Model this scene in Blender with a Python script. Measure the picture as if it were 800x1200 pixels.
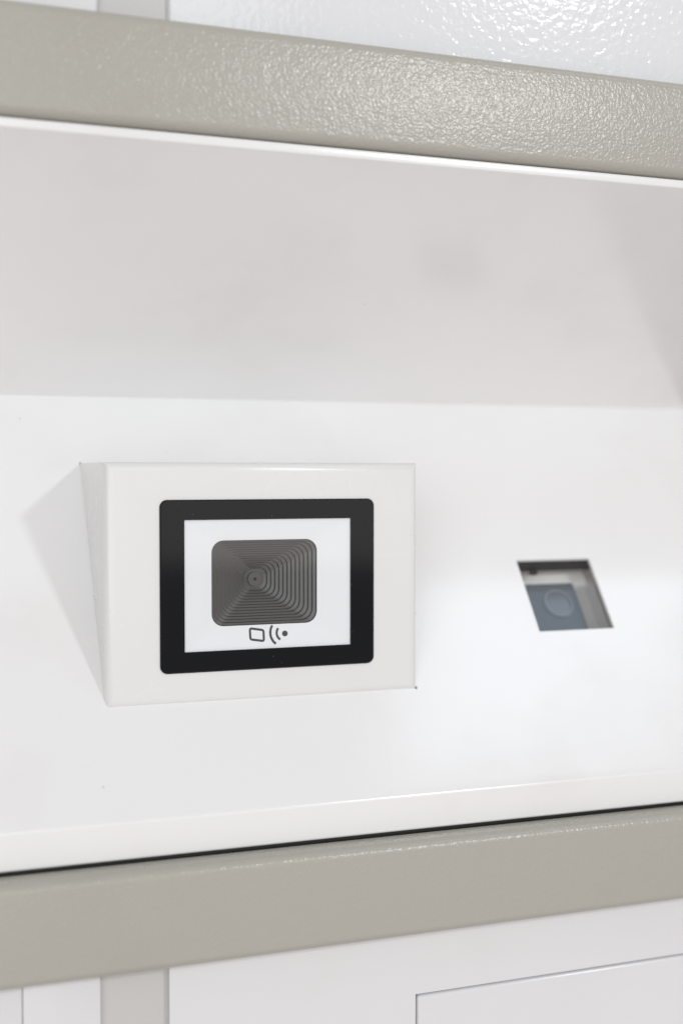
import bpy, bmesh, math, random
from mathutils import Vector

for o in list(bpy.data.objects):
    bpy.data.objects.remove(o, do_unlink=True)
SC = bpy.context.scene
COL = SC.collection
MM = 0.001
R = math.radians

# ------------------------------------------------------------------ camera
# world axes: X along the locker front, Y into the locker, Z up; lengths in mm
YAW, PITCH = R(19.3), R(1.8)
FW = Vector((math.sin(YAW)*math.cos(PITCH), math.cos(YAW)*math.cos(PITCH), -math.sin(PITCH)))
cam = bpy.data.cameras.new('camera')
cam.sensor_fit = 'VERTICAL'
cam.sensor_height = 36
cam.sensor_width = 24
cam.lens = 36*1421/1200
cam.clip_start = 0.01
cam.clip_end = 50
cam.dof.use_dof = True
cam.dof.focus_distance = 0.361
cam.dof.aperture_fstop = 5.6
cam_o = bpy.data.objects.new('camera', cam)
COL.objects.link(cam_o)
cam_o.location = -0.341*FW
cam_o.rotation_euler = FW.to_track_quat('-Z', 'Y').to_euler()
SC.camera = cam_o

# ------------------------------------------------------------------ world, lamps and added fills
w = bpy.data.worlds.new('World')
SC.world = w
w.use_nodes = True
bg = w.node_tree.nodes['Background']
bg.inputs[0].default_value = (1.0, 0.928, 0.90, 1)
bg.inputs[1].default_value = 0.485

def area(name, loc, target, sx, sy, power, col):
    l = bpy.data.lights.new(name, 'AREA')
    l.shape = 'RECTANGLE'
    l.size, l.size_y, l.energy, l.color = sx, sy, power, col
    o = bpy.data.objects.new(name, l)
    COL.objects.link(o)
    o.location = loc
    o.rotation_euler = (Vector(target)-Vector(loc)).to_track_quat('-Z', 'Y').to_euler()
    return o
area('key_lamp', (0.80, -1.66, 0.73), (0, 0, 0), 0.16, 0.12, 7.8, (0.94, 0.98, 1.0))
area('ceiling_lamp', (1.42, -1.02, 2.1), (1.42, -1.01, 0), 0.8, 0.62, 4.4, (0.72, 0.87, 1.0))
area('front_fill', (-1.0, -2.15, 0.35), (0, 0, 0), 2.4, 1.9, 27, (0.91, 0.972, 1.0))  # broad soft fill added to even out the light from the front

area('bezel_sheen_light', (0.95, -3.0, 0.06), (0, 0, 0), 1.4, 0.62, 3.2, (1.0, 0.97, 0.92))  # added only to put a soft reflection on the scanner bezel

area('low_bounce_fill', (0.2, -1.6, -1.2), (0, 0, 0), 2.0, 1.5, 3.4, (1.0, 0.78, 0.71))  # added warm fill standing in for light bounced off the floor

vs = SC.view_settings
vs.view_transform = 'Standard'
vs.look = 'None'
vs.exposure = -0.05
vs.gamma = 1
vs.use_curve_mapping = False
SC.render.engine = 'CYCLES'
SC.cycles.max_bounces = 10
SC.cycles.diffuse_bounces = 6
SC.cycles.transparent_max_bounces = 12

# ------------------------------------------------------------------ materials
def mat(name, base, rough=0.4, bump=None, ior=1.5, smudge=0.0, metal=0.0, speck=None, fine=None, rvar=0.0, coat=0.0):
    m = bpy.data.materials.new(name)
    m.use_nodes = True
    nt = m.node_tree
    N, L = nt.nodes, nt.links
    b = N['Principled BSDF']
    b.inputs['Base Color'].default_value = (*base, 1)
    b.inputs['Roughness'].default_value = rough
    b.inputs['IOR'].default_value = ior
    b.inputs['Metallic'].default_value = metal
    if coat:
        b.inputs['Coat Weight'].default_value = coat
        b.inputs['Coat Roughness'].default_value = 0.12
    tc = N.new('ShaderNodeTexCoord')
    col = None
    if smudge:
        n = N.new('ShaderNodeTexNoise')
        n.inputs['Scale'].default_value = 22
        n.inputs['Detail'].default_value = 3
        n.inputs['Roughness'].default_value = 0.6
        L.new(tc.outputs['Object'], n.inputs['Vector'])
        r = N.new('ShaderNodeMapRange'); r.interpolation_type = 'SMOOTHERSTEP'
        r.inputs[1].default_value, r.inputs[2].default_value = 0.40, 0.85
        r.inputs[3].default_value, r.inputs[4].default_value = 0.0, smudge
        L.new(n.outputs[0], r.inputs[0])
        mx = N.new('ShaderNodeMix'); mx.data_type = 'RGBA'
        mx.inputs[6].default_value = (*base, 1)
        mx.inputs[7].default_value = (base[0]*0.72, base[1]*0.68, base[2]*0.64, 1)
        L.new(r.outputs[0], mx.inputs[0])
        col = mx.outputs[2]
        # sparse grime specks
        v = N.new('ShaderNodeTexVoronoi'); v.inputs['Scale'].default_value = 55
        L.new(tc.outputs['Object'], v.inputs['Vector'])
        lt = N.new('ShaderNodeMath'); lt.operation = 'LESS_THAN'; lt.inputs[1].default_value = 0.018
        L.new(v.outputs['Distance'], lt.inputs[0])
        mul = N.new('ShaderNodeMath'); mul.operation = 'MULTIPLY'; mul.inputs[1].default_value = 0.45
        L.new(lt.outputs[0], mul.inputs[0])
        mx2 = N.new('ShaderNodeMix'); mx2.data_type = 'RGBA'
        mx2.inputs[7].default_value = (0.3, 0.28, 0.26, 1)
        L.new(mul.outputs[0], mx2.inputs[0]); L.new(col, mx2.inputs[6])
        col = mx2.outputs[2]
    if speck:
        v = N.new('ShaderNodeTexVoronoi'); v.inputs['Scale'].default_value = speck[0]
        v.inputs['Randomness'].default_value = 1
        L.new(tc.outputs['Object'], v.inputs['Vector'])
        lt = N.new('ShaderNodeMath'); lt.operation = 'LESS_THAN'; lt.inputs[1].default_value = speck[1]
        L.new(v.outputs['Distance'], lt.inputs[0])
        mul = N.new('ShaderNodeMath'); mul.operation = 'MULTIPLY'; mul.inputs[1].default_value = speck[2]
        L.new(lt.outputs[0], mul.inputs[0])
        mx = N.new('ShaderNodeMix'); mx.data_type = 'RGBA'
        mx.inputs[6].default_value = (*base, 1)
        mx.inputs[7].default_value = (0.6, 0.6, 0.6, 1)
        L.new(mul.outputs[0], mx.inputs[0])
        col = mx.outputs[2]
    if col is not None:
        L.new(col, b.inputs['Base Color'])
    if rvar:
        n = N.new('ShaderNodeTexNoise'); n.inputs['Scale'].default_value = 35; n.inputs['Detail'].default_value = 4
        L.new(tc.outputs['Object'], n.inputs['Vector'])
        r = N.new('ShaderNodeMapRange')
        r.inputs[3].default_value, r.inputs[4].default_value = rough-rvar, rough+rvar
        L.new(n.outputs[0], r.inputs[0]); L.new(r.outputs[0], b.inputs['Roughness'])
    last = None
    for spec in ([bump] if bump else []) + ([fine] if fine else []):
        scale, dist, detail = spec
        n = N.new('ShaderNodeTexNoise')
        n.inputs['Scale'].default_value = scale
        n.inputs['Detail'].default_value = detail
        n.inputs['Roughness'].default_value = 0.45
        n.inputs['Distortion'].default_value = 0.35
        L.new(tc.outputs['Object'], n.inputs['Vector'])
        bp = N.new('ShaderNodeBump')
        bp.inputs['Strength'].default_value = 1.0
        bp.inputs['Distance'].default_value = dist
        L.new(n.outputs[0], bp.inputs['Height'])
        if last: L.new(last, bp.inputs['Normal'])
        last = bp.outputs[0]
    if last:
        L.new(last, b.inputs['Normal'])
        if coat: L.new(last, b.inputs['Coat Normal'])
    return m

def glass_mat(name, tint=(0.97, 0.98, 0.985), rough=0.0):
    m = bpy.data.materials.new(name)
    m.use_nodes = True
    N, L = m.node_tree.nodes, m.node_tree.links
    N.remove(N['Principled BSDF'])
    t = N.new('ShaderNodeBsdfTransparent'); t.inputs[0].default_value = (*tint, 1)
    g = N.new('ShaderNodeBsdfGlossy'); g.inputs['Roughness'].default_value = rough
    f = N.new('ShaderNodeFresnel')
    ge = N.new('ShaderNodeNewGeometry')          # same reflectance from either face of the thin pane
    mr = N.new('ShaderNodeMapRange'); mr.inputs[3].default_value = 1.52; mr.inputs[4].default_value = 1/1.52
    L.new(ge.outputs['Backfacing'], mr.inputs[0]); L.new(mr.outputs[0], f.inputs[0])
    mx = N.new('ShaderNodeMixShader')
    L.new(f.outputs[0], mx.inputs[0]); L.new(t.outputs[0], mx.inputs[1]); L.new(g.outputs[0], mx.inputs[2])
    L.new(mx.outputs[0], N['Material Output'].inputs[0])
    return m

M = {
 'white': mat('white_powder_coat', (0.850, 0.848, 0.850), 0.17, bump=(330, 0.000022, 2), smudge=0.15, rvar=0.04, ior=1.66),
 'white_door_dim': mat('dimmed_white_door_coat', (0.745, 0.744, 0.757), 0.20, bump=(330, 0.00002, 2), smudge=0.10, rvar=0.03, ior=1.55),  # white greyed to stand in for dimmer light on doors and frame
 'white_housing_dim': mat('dimmed_white_housing_coat', (0.775, 0.775, 0.772), 0.27, bump=(330, 0.000022, 2), smudge=0.15, rvar=0.03),  # panel white darkened, stands in for weaker light on the upright face
 'white_peel': mat('white_orange_peel_coat', (0.77, 0.78, 0.80), 0.15, bump=(430, 0.00021, 1.5), smudge=0.06),
 'taupe': mat('taupe_leather_coat', (0.425, 0.410, 0.364), 0.24, bump=(1100, 0.000145, 1.2), fine=(380, 0.00011, 1.5), smudge=0.10, ior=1.45),
 'black_glass': mat('black_printed_glass', (0.005, 0.006, 0.008), 0.07, speck=(300, 0.027, 0.35), ior=1.33),
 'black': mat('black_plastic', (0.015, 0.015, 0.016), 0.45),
 'funnel': mat('dark_grey_plastic', (0.108, 0.103, 0.099), 0.25, fine=(900, 0.00002, 2)),
 'reflector': mat('white_reflector', (0.88, 0.885, 0.90), 0.35),
 'print': mat('grey_print', (0.045, 0.042, 0.042), 0.5),
 'body': mat('blue_grey_housing', (0.035, 0.048, 0.065), 0.35),
 'ring': mat('pale_lens_ring', (0.13, 0.15, 0.18), 0.3),
 'lens': mat('dark_lens', (0.03, 0.035, 0.045), 0.08),
 'beige': mat('beige_bracket_paint', (0.90, 0.87, 0.84), 0.4),
 'grey': mat('grey_side_plate', (0.46, 0.41, 0.38), 0.4),
 'glass': glass_mat('clear_glass'),
 'groove': mat('shaded_white_coat', (0.58, 0.568, 0.556), 0.35, bump=(330, 0.00004, 2)),  # grey stands in for shade on the groove's white paint
 'gap': mat('gap_shade', (0.26, 0.255, 0.25), 0.8),
}

# ------------------------------------------------------------------ helpers
BASE = {}
def props(o, label=None, cat=None, group=None, kind=None):
    for k, v in (('label', label), ('category', cat), ('group', group), ('kind', kind)):
        if v: o[k] = v
    return o

def thing(name, base, label, cat, group=None):
    o = bpy.data.objects.new(name, None)
    o.empty_display_size = 0.01
    COL.objects.link(o)
    o.location = Vector(base)*MM
    BASE[o] = Vector(base)
    return props(o, label, cat, group)

def obj(name, V, F, m, parent=None, smooth=False, label=None, base=None, bev=None, sharp=32):
    """V in world millimetres; the mesh is stored relative to its thing's base"""
    b = BASE[parent] if parent else Vector(base or (0, 0, 0))
    me = bpy.data.meshes.new(name)
    me.from_pydata([(Vector(v)-b)*MM for v in V], [], F)
    bm = bmesh.new(); bm.from_mesh(me)
    bmesh.ops.remove_doubles(bm, verts=bm.verts, dist=1e-7)
    if bev:
        es = [e for e in bm.edges if len(e.link_faces) == 2 and e.calc_face_angle(0) > R(30)]
        bmesh.ops.bevel(bm, geom=es, offset=bev*MM, segments=3, profile=0.5, affect='EDGES', clamp_overlap=True)
    bmesh.ops.recalc_face_normals(bm, faces=bm.faces)
    if smooth:
        for f in bm.faces: f.smooth = True
        for e in bm.edges:
            if len(e.link_faces) == 2 and e.calc_face_angle(0) > R(sharp): e.smooth = False
    bm.to_mesh(me); bm.free()
    me.materials.append(M[m])
    o = bpy.data.objects.new(name, me)
    COL.objects.link(o)
    if parent:
        o.parent = parent
    else:
        o.location = b*MM
    BASE[o] = b
    if label: o['label'] = label
    return o

def box_vf(x0, x1, y0, y1, z0, z1):
    V = [(x, y, z) for x in (x0, x1) for y in (y0, y1) for z in (z0, z1)]
    F = [(0, 1, 3, 2), (4, 6, 7, 5), (0, 4, 5, 1), (2, 3, 7, 6), (0, 2, 6, 4), (1, 5, 7, 3)]
    return V, F

def fillet(P, radii, seg=6):
    """polyline of (y,z) with rounded inner corners"""
    out = [P[0]]
    for i in range(1, len(P)-1):
        r = radii[i-1]
        a, b, c = Vector(P[i-1]), Vector(P[i]), Vector(P[i+1])
        u, v = (a-b).normalized(), (c-b).normalized()
        ang = u.angle(v)
        if r <= 0: out.append(P[i]); continue
        d = r/math.tan(ang/2)
        s, e = b+u*d, b+v*d
        cen = b+(u+v).normalized()*(r/math.sin(ang/2))
        a0 = math.atan2(s.y-cen.y, s.x-cen.x); a1 = math.atan2(e.y-cen.y, e.x-cen.x)
        da = (a1-a0+math.pi) % (2*math.pi)-math.pi
        for k in range(seg+1):
            t = a0+da*k/seg
            out.append((cen.x+r*math.cos(t), cen.y+r*math.sin(t)))
    out.append(P[-1])
    return out

def sheet(P, xs, th, side):
    """extrude a (y,z) polyline along x into a thin sheet of thickness th (offset to one side)"""
    n = len(P); off = []
    for i in range(n):
        a = Vector(P[max(i-1, 0)]); b = Vector(P[min(i+1, n-1)])
        t = (b-a).normalized()
        off.append((P[i][0]+side*(-t.y)*th, P[i][1]+side*t.x*th))
    prof = list(P)+off[::-1]
    m = len(prof)
    V, F = [], []
    for x in xs: V += [(x, y, z) for y, z in prof]
    for j in range(len(xs)-1):
        for i in range(m):
            k = (i+1) % m
            F.append((j*m+i, j*m+k, (j+1)*m+k, (j+1)*m+i))
    F.append(tuple(range(m))); F.append(tuple((len(xs)-1)*m+i for i in range(m-1, -1, -1)))
    return V, F

def rrect(cx, cz, hx, hz, r, seg=6):
    pts = []
    for sx, sz, a0 in ((1, 1, 0), (-1, 1, 90), (-1, -1, 180), (1, -1, 270)):
        for k in range(seg+1):
            t = R(a0+90*k/seg)
            pts.append((cx+sx*(hx-r)+r*math.cos(t), cz+sz*(hz-r)+r*math.sin(t)))
    return pts

def loft(rings, close_last=False, close_first=False):
    V, F = [], []
    n = len(rings[0])
    for r_ in rings: V += r_
    for j in range(len(rings)-1):
        for i in range(n):
            k = (i+1) % n
            F.append((j*n+i, j*n+k, (j+1)*n+k, (j+1)*n+i))
    if close_last: F.append(tuple((len(rings)-1)*n+i for i in range(n)))
    if close_first: F.append(tuple(range(n-1, -1, -1)))
    return V, F

# ------------------------------------------------------------------ key dimensions (mm)
XL, XR = -170.0, 270.0
FOLD = (8.0, -84.6)          # (y, z) lower bend of the sloped panel
CREASE = (99.4, 37.2)
LIP = (1.4, 99.4)
_e = Vector((CREASE[0]-FOLD[0], CREASE[1]-FOLD[1])); SLEN = _e.length; _e.normalize()
EUP = Vector((0, _e.x, _e.y)); NRM = Vector((0, -_e.y, _e.x))
def pan(x, s, wd=0.0):
    """point on the sloped panel: along x, s up the slope, wd behind the surface"""
    p = Vector((0, FOLD[0], FOLD[1]))+EUP*s-NRM*wd
    return (x, p.y, p.z)

# ------------------------------------------------------------------ folded control panel
cp = thing('control_panel', (0, 8, -95), 'white folded metal panel with a sloped face and a deep recess between the taupe bars', 'panel')

V, F = sheet(fillet([(12.0, 101.9), (1.4, 101.9), LIP, (CREASE[0], CREASE[1]+0.02), (CREASE[0]+9, CREASE[1]-8)], [0.6, 0.6, 0], 4), [XL, XR], 0.5, 1)
obj('upper_plate', V, F, 'white', cp, smooth=True)

# sloped face with the window cut out, then the bend, the upright lip and its return
WX0, WX1, WS0, WS1 = 84.4, 113.3, 52.9, 81.5
TH = 1.2
V, F = [], []
xs = [XL, WX0, WX1, XR]; ss = [3.0, WS0, WS1, SLEN]
for x in xs:
    for s in ss: V.append(pan(x, s))
nb = len(V)
for x in xs:
    for s in ss: V.append(pan(x, s, TH))
idx = lambda i, j: i*4+j
for i in range(3):
    for j in range(3):
        if i == 1 and j == 1: continue
        q = (idx(i, j), idx(i+1, j), idx(i+1, j+1), idx(i, j+1))
        F.append(q); F.append(tuple(nb+k for k in reversed(q)))
c = [idx(1, 1), idx(2, 1), idx(2, 2), idx(1, 2)]
for k in range(4):
    a, b = c[k], c[(k+1) % 4]
    F.append((a, b, nb+b, nb+a))
prof = fillet([pan(0, 3.0)[1:], FOLD, (8.0, -95.0), (40.0, -95.3)], [2.0, 0.8], 8)
V2, F2 = [], []
for x in xs:
    V2 += [(x, y, z) for y, z in prof]
o0 = len(V); V += V2; m_ = len(prof)
for j in range(3):
    for i in range(m_-1):
        F.append((o0+j*m_+i, o0+j*m_+i+1, o0+(j+1)*m_+i+1, o0+(j+1)*m_+i))
obj('sloped_panel', V, F, 'white', cp, smooth=True)

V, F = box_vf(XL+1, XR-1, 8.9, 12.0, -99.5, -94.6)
obj('gap_shade_strip', V, F, 'black', cp)  # black strip stands in for the shade in the gap under the lip

# wedge housing for the scanner, its face upright
HX0, HX1, HZ0, HZ1, HY = -62.0, 35.2, -57.4, 14.1, 28.1
OX0, OX1, OZ0, OZ1 = -43.0, 17.0, -44.9, -0.4          # opening behind the scanner
yb = lambda z: FOLD[0]+(z-FOLD[1])*_e.x/_e.y+5.0       # a little behind the sloped surface
V = [(HX0, HY, HZ0), (HX1, HY, HZ0), (HX1, HY, HZ1), (HX0, HY, HZ1),
     (OX0, HY, OZ0), (OX1, HY, OZ0), (OX1, HY, OZ1), (OX0, HY, OZ1),
     (HX0, yb(HZ0), HZ0), (HX1, yb(HZ0), HZ0), (HX1, yb(HZ1), HZ1), (HX0, yb(HZ1), HZ1),
     (OX0, HY+6, OZ0), (OX1, HY+6, OZ0), (OX1, HY+6, OZ1), (OX0, HY+6, OZ1)]
F = [(0, 1, 5, 4), (1, 2, 6, 5), (2, 3, 7, 6), (3, 0, 4, 7), (0, 8, 9, 1), (1, 9, 10, 2), (2, 10, 11, 3), (3, 11, 8, 0),
     (4, 5, 13, 12), (5, 6, 14, 13), (6, 7, 15, 14), (7, 4, 12, 15)]
b = BASE[cp]
me = bpy.data.meshes.new('scanner_housing')
me.from_pydata([(Vector(v)-b)*MM for v in V], [], F)
bm = bmesh.new(); bm.from_mesh(me); bm.verts.ensure_lookup_table()
def edge(i, j): return bm.edges.get((bm.verts[i], bm.verts[j]))
vb = {k: bm.verts[k] for k in range(4)}
e_main = [edge(1, 2), edge(2, 3), edge(3, 0)]
e_small = [edge(0, 1)]
bmesh.ops.bevel(bm, geom=e_main+e_small, offset=2.8*MM, segments=6, profile=0.5, affect='EDGES')
bmesh.ops.recalc_face_normals(bm, faces=bm.faces)
for f in bm.faces: f.smooth = True
for e in bm.edges:
    if len(e.link_faces) == 2 and e.calc_face_angle(0) > R(35): e.smooth = False
bm.to_mesh(me); bm.free(); me.materials.append(M['white_housing_dim'])
ho = bpy.data.objects.new('scanner_housing', me); COL.objects.link(ho); ho.parent = cp; BASE[ho] = b
ho['label'] = 'white wedge-shaped housing standing out of the sloped panel'

# dark bits put in for the shade inside the sheet's open corners
def gapbit(c, r):
    V = [Vector(c)+Vector(d)*r for d in ((1, 0, 0), (-1, 0, 0), (0, 1, 0), (0, -1, 0), (0, 0, 1.9), (0, 0, -1))]
    F = [(0, 2, 4), (2, 1, 4), (1, 3, 4), (3, 0, 4), (2, 0, 5), (1, 2, 5), (3, 1, 5), (0, 3, 5)]
    o = obj('corner_gap_shade', V, F, 'gap', cp); o.parent = ho
gapbit((HX0+0.1, yb(HZ1)-5.1, HZ1-0.2), 0.42)
gapbit((HX1-0.25, HY+0.75, HZ0+0.7), 0.45)

# ------------------------------------------------------------------ window glass in the slope
def panbox(x0, x1, s0, s1, w0, w1):
    V = [pan(x, s, w_) for x in (x0, x1) for w_ in (w0, w1) for s in (s0, s1)]
    return V, [(0, 1, 3, 2), (4, 6, 7, 5), (0, 4, 5, 1), (2, 3, 7, 6), (0, 2, 6, 4), (1, 5, 7, 3)]
obj('window_glass', [pan(WX0-3, WS0-3, 1.35), pan(WX1+3, WS0-3, 1.35), pan(WX1+3, WS1+3, 1.35), pan(WX0-3, WS1+3, 1.35)], [(0, 1, 2, 3)], 'glass', cp)

# ------------------------------------------------------------------ scanner
CX, CZ = -12.95, -22.3       # bezel centre
sy = HY-0.7                 # front of the glass
sc = thing('barcode_scanner', (CX, HY, -47.7), 'black framed barcode scanner set into the white wedge housing', 'scanner')
rim = [(x, HY+0.3, z) for x, z in rrect(CX, CZ, 33.2, 25.45, 2.2)]
rim1 = [(x, sy+0.3, z) for x, z in rrect(CX, CZ, 33.2, 25.45, 2.2)]
rim2 = [(x, sy, z) for x, z in rrect(CX, CZ, 32.85, 25.1, 1.9)]
IX, IZ, IHX, IHZ = -13.2, -22.2, 25.75, 19.4
inn = [(x, sy, z) for x, z in rrect(IX, IZ, IHX, IHZ, 0.15)]
inn2 = [(x, sy+0.5, z) for x, z in rrect(IX, IZ, IHX, IHZ, 0.15)]
V, F = loft([rim, rim1, rim2, inn, inn2])
obj('bezel', V, F, 'black_glass', sc, smooth=True)
g = 0.06
obj('cover_glass', [(IX-IHX, sy+g, IZ-IHZ), (IX+IHX, sy+g, IZ-IHZ), (IX+IHX, sy+g, IZ+IHZ), (IX-IHX, sy+g, IZ+IHZ)], [(0, 1, 2, 3)], 'glass', sc)
# white reflector sloping in to the rounded opening
FX, FZ, FHX, FHZ = -14.3, -21.75, 16.35, 12.75
ro = [(x, sy+0.48, z) for x, z in rrect(IX, IZ, IHX+0.05, IHZ+0.05, 0.15)]
ri = [(x, sy+1.1, z) for x, z in rrect(FX, FZ, FHX, FHZ, 3.6)]
V, F = loft([ro, ri])
obj('reflector', V, F, 'reflector', sc)
# stepped funnel
NS = 13
rings = [[(x, sy+1.1, z) for x, z in rrect(FX, FZ, FHX, FHZ, 3.6)]]
y = sy+1.1
for i in range(NS):
    t0, t1 = i/NS, (i+1)/NS
    dims = lambda t: (FHX+(3.0-FHX)*t, FHZ+(3.0-FHZ)*t, 3.6+(2.7-3.6)*t)
    h = dims(t0)
    y2 = y+0.62
    g_ = 0.18                                            # crevice where the riser meets the next tread
    rings.append([(x, y2+0.75, z) for x, z in rrect(FX, FZ, *h)])
    rings.append([(x, y2+0.75, z) for x, z in rrect(FX, FZ, h[0]-g_, h[1]-g_, h[2]-g_)])
    rings.append([(x, y2, z) for x, z in rrect(FX, FZ, h[0]-g_, h[1]-g_, h[2]-g_)])
    h = dims(t1)
    rings.append([(x, y2+0.36, z) for x, z in rrect(FX, FZ, *h)])
    y = y2+0.36
V, F = loft(rings, close_last=True)
fo = obj('stepped_funnel', V, F, 'funnel', sc)
def disc_ring(cx, y0, cz, r_in, r_out, h, n=28):
    cir = lambda r_, yy: [(cx+r_*math.cos(2*math.pi*k/n), yy, cz+r_*math.sin(2*math.pi*k/n)) for k in range(n)]
    return loft([cir(r_out, y0+h), cir(r_out, y0), cir(r_in, y0), cir(r_in, y0+h)])
V, F = disc_ring(FX, y-1.3, FZ, 0.55, 2.2, 1.2, 10)
o = obj('lens_mount', V, F, 'funnel', sc, smooth=True)
o.parent = fo
V, F = loft([[(FX+0.56*math.cos(k*math.pi/8), y-0.7, FZ+0.56*math.sin(k*math.pi/8)) for k in range(16)]], close_last=True)
o = obj('lens', V, F, 'lens', sc); o.parent = fo

# printed symbols on the back of the glass
PYF = lambda z: sy+0.45+0.62*(z+41.6)/7.0     # just proud of the white reflector
def stroke(pts, hw, closed=False):
    P = [Vector(p) for p in pts]; n = len(P); Lp, Rp = [], []
    for i in range(n):
        a = P[(i-1) % n] if (closed or i > 0) else P[i]
        c_ = P[(i+1) % n] if (closed or i < n-1) else P[i]
        t = (c_-a).normalized(); nn = Vector((-t.y, t.x))
        Lp.append(P[i]+nn*hw); Rp.append(P[i]-nn*hw)
    V = [(p.x, PYF(p.y), p.y) for p in Lp]+[(p.x, PYF(p.y), p.y) for p in Rp]
    F = [(i, (i+1) % n, n+(i+1) % n, n+i) for i in range(n if closed else n-1)]
    return V, F
def arc3(a, m_, b_, n=14):
    ax, ay, bx, by, cx, cy = *a, *m_, *b_
    d = 2*(ax*(by-cy)+bx*(cy-ay)+cx*(ay-by))
    ux = ((ax*ax+ay*ay)*(by-cy)+(bx*bx+by*by)*(cy-ay)+(cx*cx+cy*cy)*(ay-by))/d
    uy = ((ax*ax+ay*ay)*(cx-bx)+(bx*bx+by*by)*(ax-cx)+(cx*cx+cy*cy)*(bx-ax))/d
    r_ = math.hypot(ax-ux, ay-uy)
    t0 = math.atan2(ay-uy, ax-ux) % (2*math.pi); t1 = math.atan2(cy-uy, cx-ux) % (2*math.pi)
    return [(ux+r_*math.cos(t0+(t1-t0)*k/n), uy+r_*math.sin(t0+(t1-t0)*k/n)) for k in range(n+1)]
card = [(-19.05, -35.45), (-14.85, -36.15), (-14.8, -39.4), (-18.95, -38.75)]
cpts = []
for i in range(4):                                   # rounded corners of the card outline
    p, c_, q = Vector(card[i-1]), Vector(card[i]), Vector(card[(i+1) % 4])
    a = c_+(p-c_).normalized()*0.6; b_ = c_+(q-c_).normalized()*0.6
    for k in range(5):
        t = k/4
        v = a*(1-t)**2+c_*2*t*(1-t)+b_*t*t
        cpts.append((v.x, v.y))
V, F = stroke(cpts, 0.34, True); obj('card_symbol', V, F, 'print', sc)
V, F = stroke(arc3((-12.08, -34.85), (-12.74, -37.32), (-11.09, -40.4)), 0.36); obj('wave_symbol', V, F, 'print', sc)
V, F = stroke(arc3((-10.25, -35.75), (-10.76, -37.43), (-9.69, -39.18)), 0.34); obj('wave_symbol', V, F, 'print', sc)
V, F = loft([[(-8.19+0.88*math.cos(k*math.pi/12), PYF(-37.44+0.88*math.sin(k*math.pi/12)), -37.44+0.88*math.sin(k*math.pi/12)) for k in range(24)]], close_last=True)
obj('dot_symbol', V, F, 'print', sc)

# ------------------------------------------------------------------ camera module behind the window
cm = thing('camera_module', pan(98, 60, 16), 'blue-grey camera module seen behind the square window in the sloped panel', 'camera')
V, F = panbox(76, 109.5, 36, 76.4, 9, 24); obj('body', V, F, 'body', cm, bev=0.6)
def panring(cx, cs, r0, r1, w0, w1, n=36):
    cir = lambda r_, w_: [pan(cx+r_*math.cos(2*math.pi*k/n), cs+r_*math.sin(2*math.pi*k/n), w_) for k in range(n)]
    return loft([cir(r1, w1), cir(r1, w0), cir(r0, w0), cir(r0, w1)])
V, F = panring(100.6, 68.4, 4.9, 5.5, 8.2, 9.2); obj('lens_ring', V, F, 'ring', cm, smooth=True)
V, F = panring(100.6, 68.4, 0.01, 4.9, 8.8, 9.2); obj('lens', V, F, 'lens', cm, smooth=True)
V, F = panbox(76, 109, 73.9, 76.8, 8.7, 9.4); obj('top_cap', V, F, 'black', cm, bev=0.25)
V, F = panbox(70, 140, 76.9, 112, 10.5, 12); obj('back_bracket', V, F, 'beige', cm)
V, F = panbox(80, 128, 80.5, 81.3+8, 2.0, 6.0); obj('gasket', V, F, 'black', cm)
V, F = panbox(91.4, 94.2, 78.6, 80.5, 4.5, 6.0); obj('clip', V, F, 'black', cm, bev=0.4)
V, F = panbox(109.6, 117, 30, 76.85, 12.5, 14); obj('side_bracket', V, F, 'grey', cm)
V, F = panbox(116.0, 117.5, 30, 92, 3.0, 16.5); obj('side_plate', V, F, 'grey', cm)

# ------------------------------------------------------------------ taupe frame bars
def bar(z0, z1, label):
    rr = 2.8
    P = fillet([(7.6, z0), (0, z0), (0, z1), (7.6, z1)], [rr, rr], 7)
    V, F = [], []
    m_ = len(P)
    for x in (XL, XR): V += [(x, y_, z_) for y_, z_ in P]
    F = [(i, i+1, m_+i+1, m_+i) for i in range(m_-1)]+[(m_-1, 0, m_, 2*m_-1), tuple(range(m_)), tuple(range(2*m_-1, m_-1, -1))]
    o = obj('frame_bar', V, F, 'taupe', None, smooth=True, base=((XL+XR)/2, 0, z0))
    props(o, label, 'frame bar', 'taupe frame bars of the locker')
bar(102.3, 131.6, 'taupe leather-textured metal bar above the white recess')
bar(-124.0, -95.9, 'taupe leather-textured metal bar below the sloped white panel')

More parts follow.
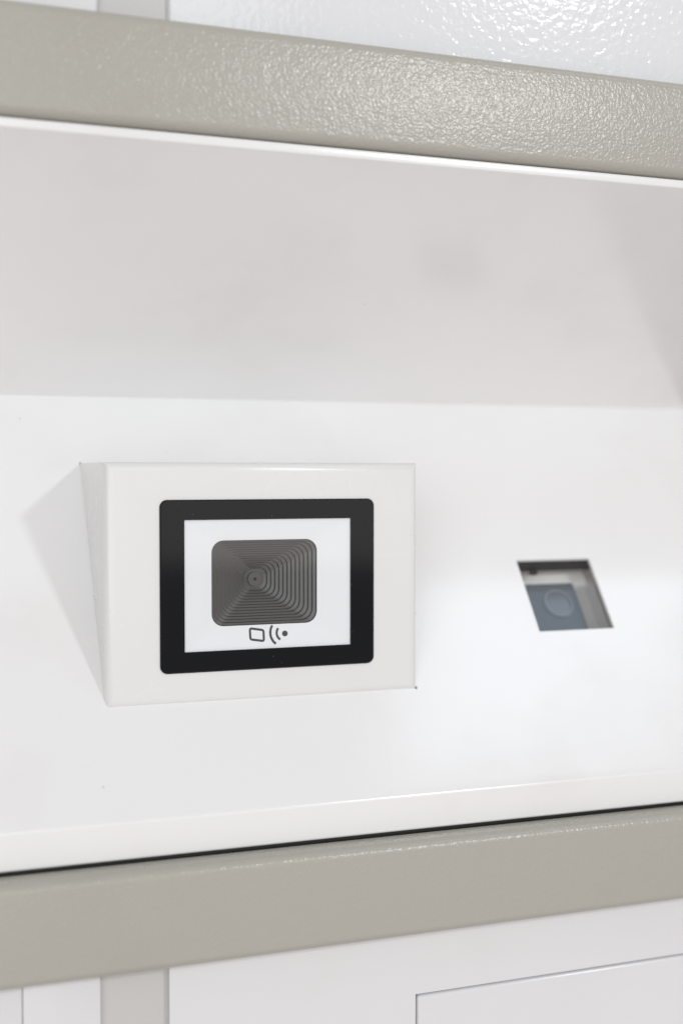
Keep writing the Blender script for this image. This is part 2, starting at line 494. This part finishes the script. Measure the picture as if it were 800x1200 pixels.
# ------------------------------------------------------------------ doors and columns behind the bars
YB = 8.2
def slab(name, x0, x1, z0, z1, y0, th, m, label, cat, bev=0.8, group=None):
    V, F = box_vf(x0, x1, y0, y0+th, z0, z1)
    o = obj(name, V, F, m, None, smooth=True, base=((x0+x1)/2, y0, z0), bev=bev)
    return props(o, label, cat, group)
slab('locker_door', -46.7, XR, 116, 330, YB, 14, 'white_peel', 'glossy white locker door above the upper taupe bar', 'door', 1.2, 'white locker doors')
slab('column_panel', XL, -65.6, 116, 330, YB, 14, 'white_door_dim', 'white column panel above the upper taupe bar, left of the grey groove', 'panel', 1.0, 'white column panels')
slab('groove_channel', -70, -42, 116, 330, YB+2.2, 3, 'groove', 'groove with its shade coloured warm grey above the upper bar, between column and door', 'groove', 0.0, 'shaded grooves between the cabinets')
slab('column_panel', -87.2, -66.6, -330, -106, YB, 14, 'white_door_dim', 'narrow white column panel below the lower taupe bar, left of the grey groove', 'panel', 0.4, 'white column panels')
slab('locker_door', XL, -87.35, -330, -106, YB, 14, 'white_door_dim', 'white locker door edge in the bottom left corner', 'door', 0.4, 'white locker doors')
slab('groove_channel', -71, -42, -330, -106, YB+2.2, 3, 'groove', 'groove with its shade coloured warm grey below the lower bar, between column and frame', 'groove', 0.0, 'shaded grooves between the cabinets')

# cabinet frame with a door opening under the lower bar
DX0, DZ1 = 25.9, -144.2
V, F = [], []
P3 = [(-47.4, -330), (-47.4, -106), (XR, -106), (XR, DZ1), (DX0, DZ1), (DX0, -330)]
n = len(P3)
V = [(x, YB, z) for x, z in P3]+[(x, YB+16, z) for x, z in P3]
F = [tuple(range(n)), tuple(range(2*n-1, n-1, -1))]+[(i, (i+1) % n, n+(i+1) % n, n+i) for i in range(n)]
o = obj('cabinet_frame', V, F, 'white_door_dim', None, smooth=True, base=(-10, YB, -330), bev=0.35)
props(o, 'flat white cabinet frame around the door under the lower taupe bar', 'frame')
V, F = box_vf(DX0-3, XR-2, YB+6, YB+7, -329, DZ1+3)
obj('door_gap_shade', V, F, 'black', o)  # black sheet added behind the door gap in place of its shade
slab('locker_door', DX0+1.0, XR, -330, DZ1-1.0, YB+0.1, 14, 'white_door_dim', 'white locker door with a thin dark gap at bottom right', 'door', 1.1, 'white locker doors')

# ------------------------------------------------------------------ display beside the window (mirrored in the recess)
V, F = panbox(183, 262, 6, 148, -1.2, -0.01)
o = obj('display_screen', V, F, 'black_glass', None, base=pan(228, 6))
props(o, 'black display screen on the sloped panel right of the camera window', 'screen')
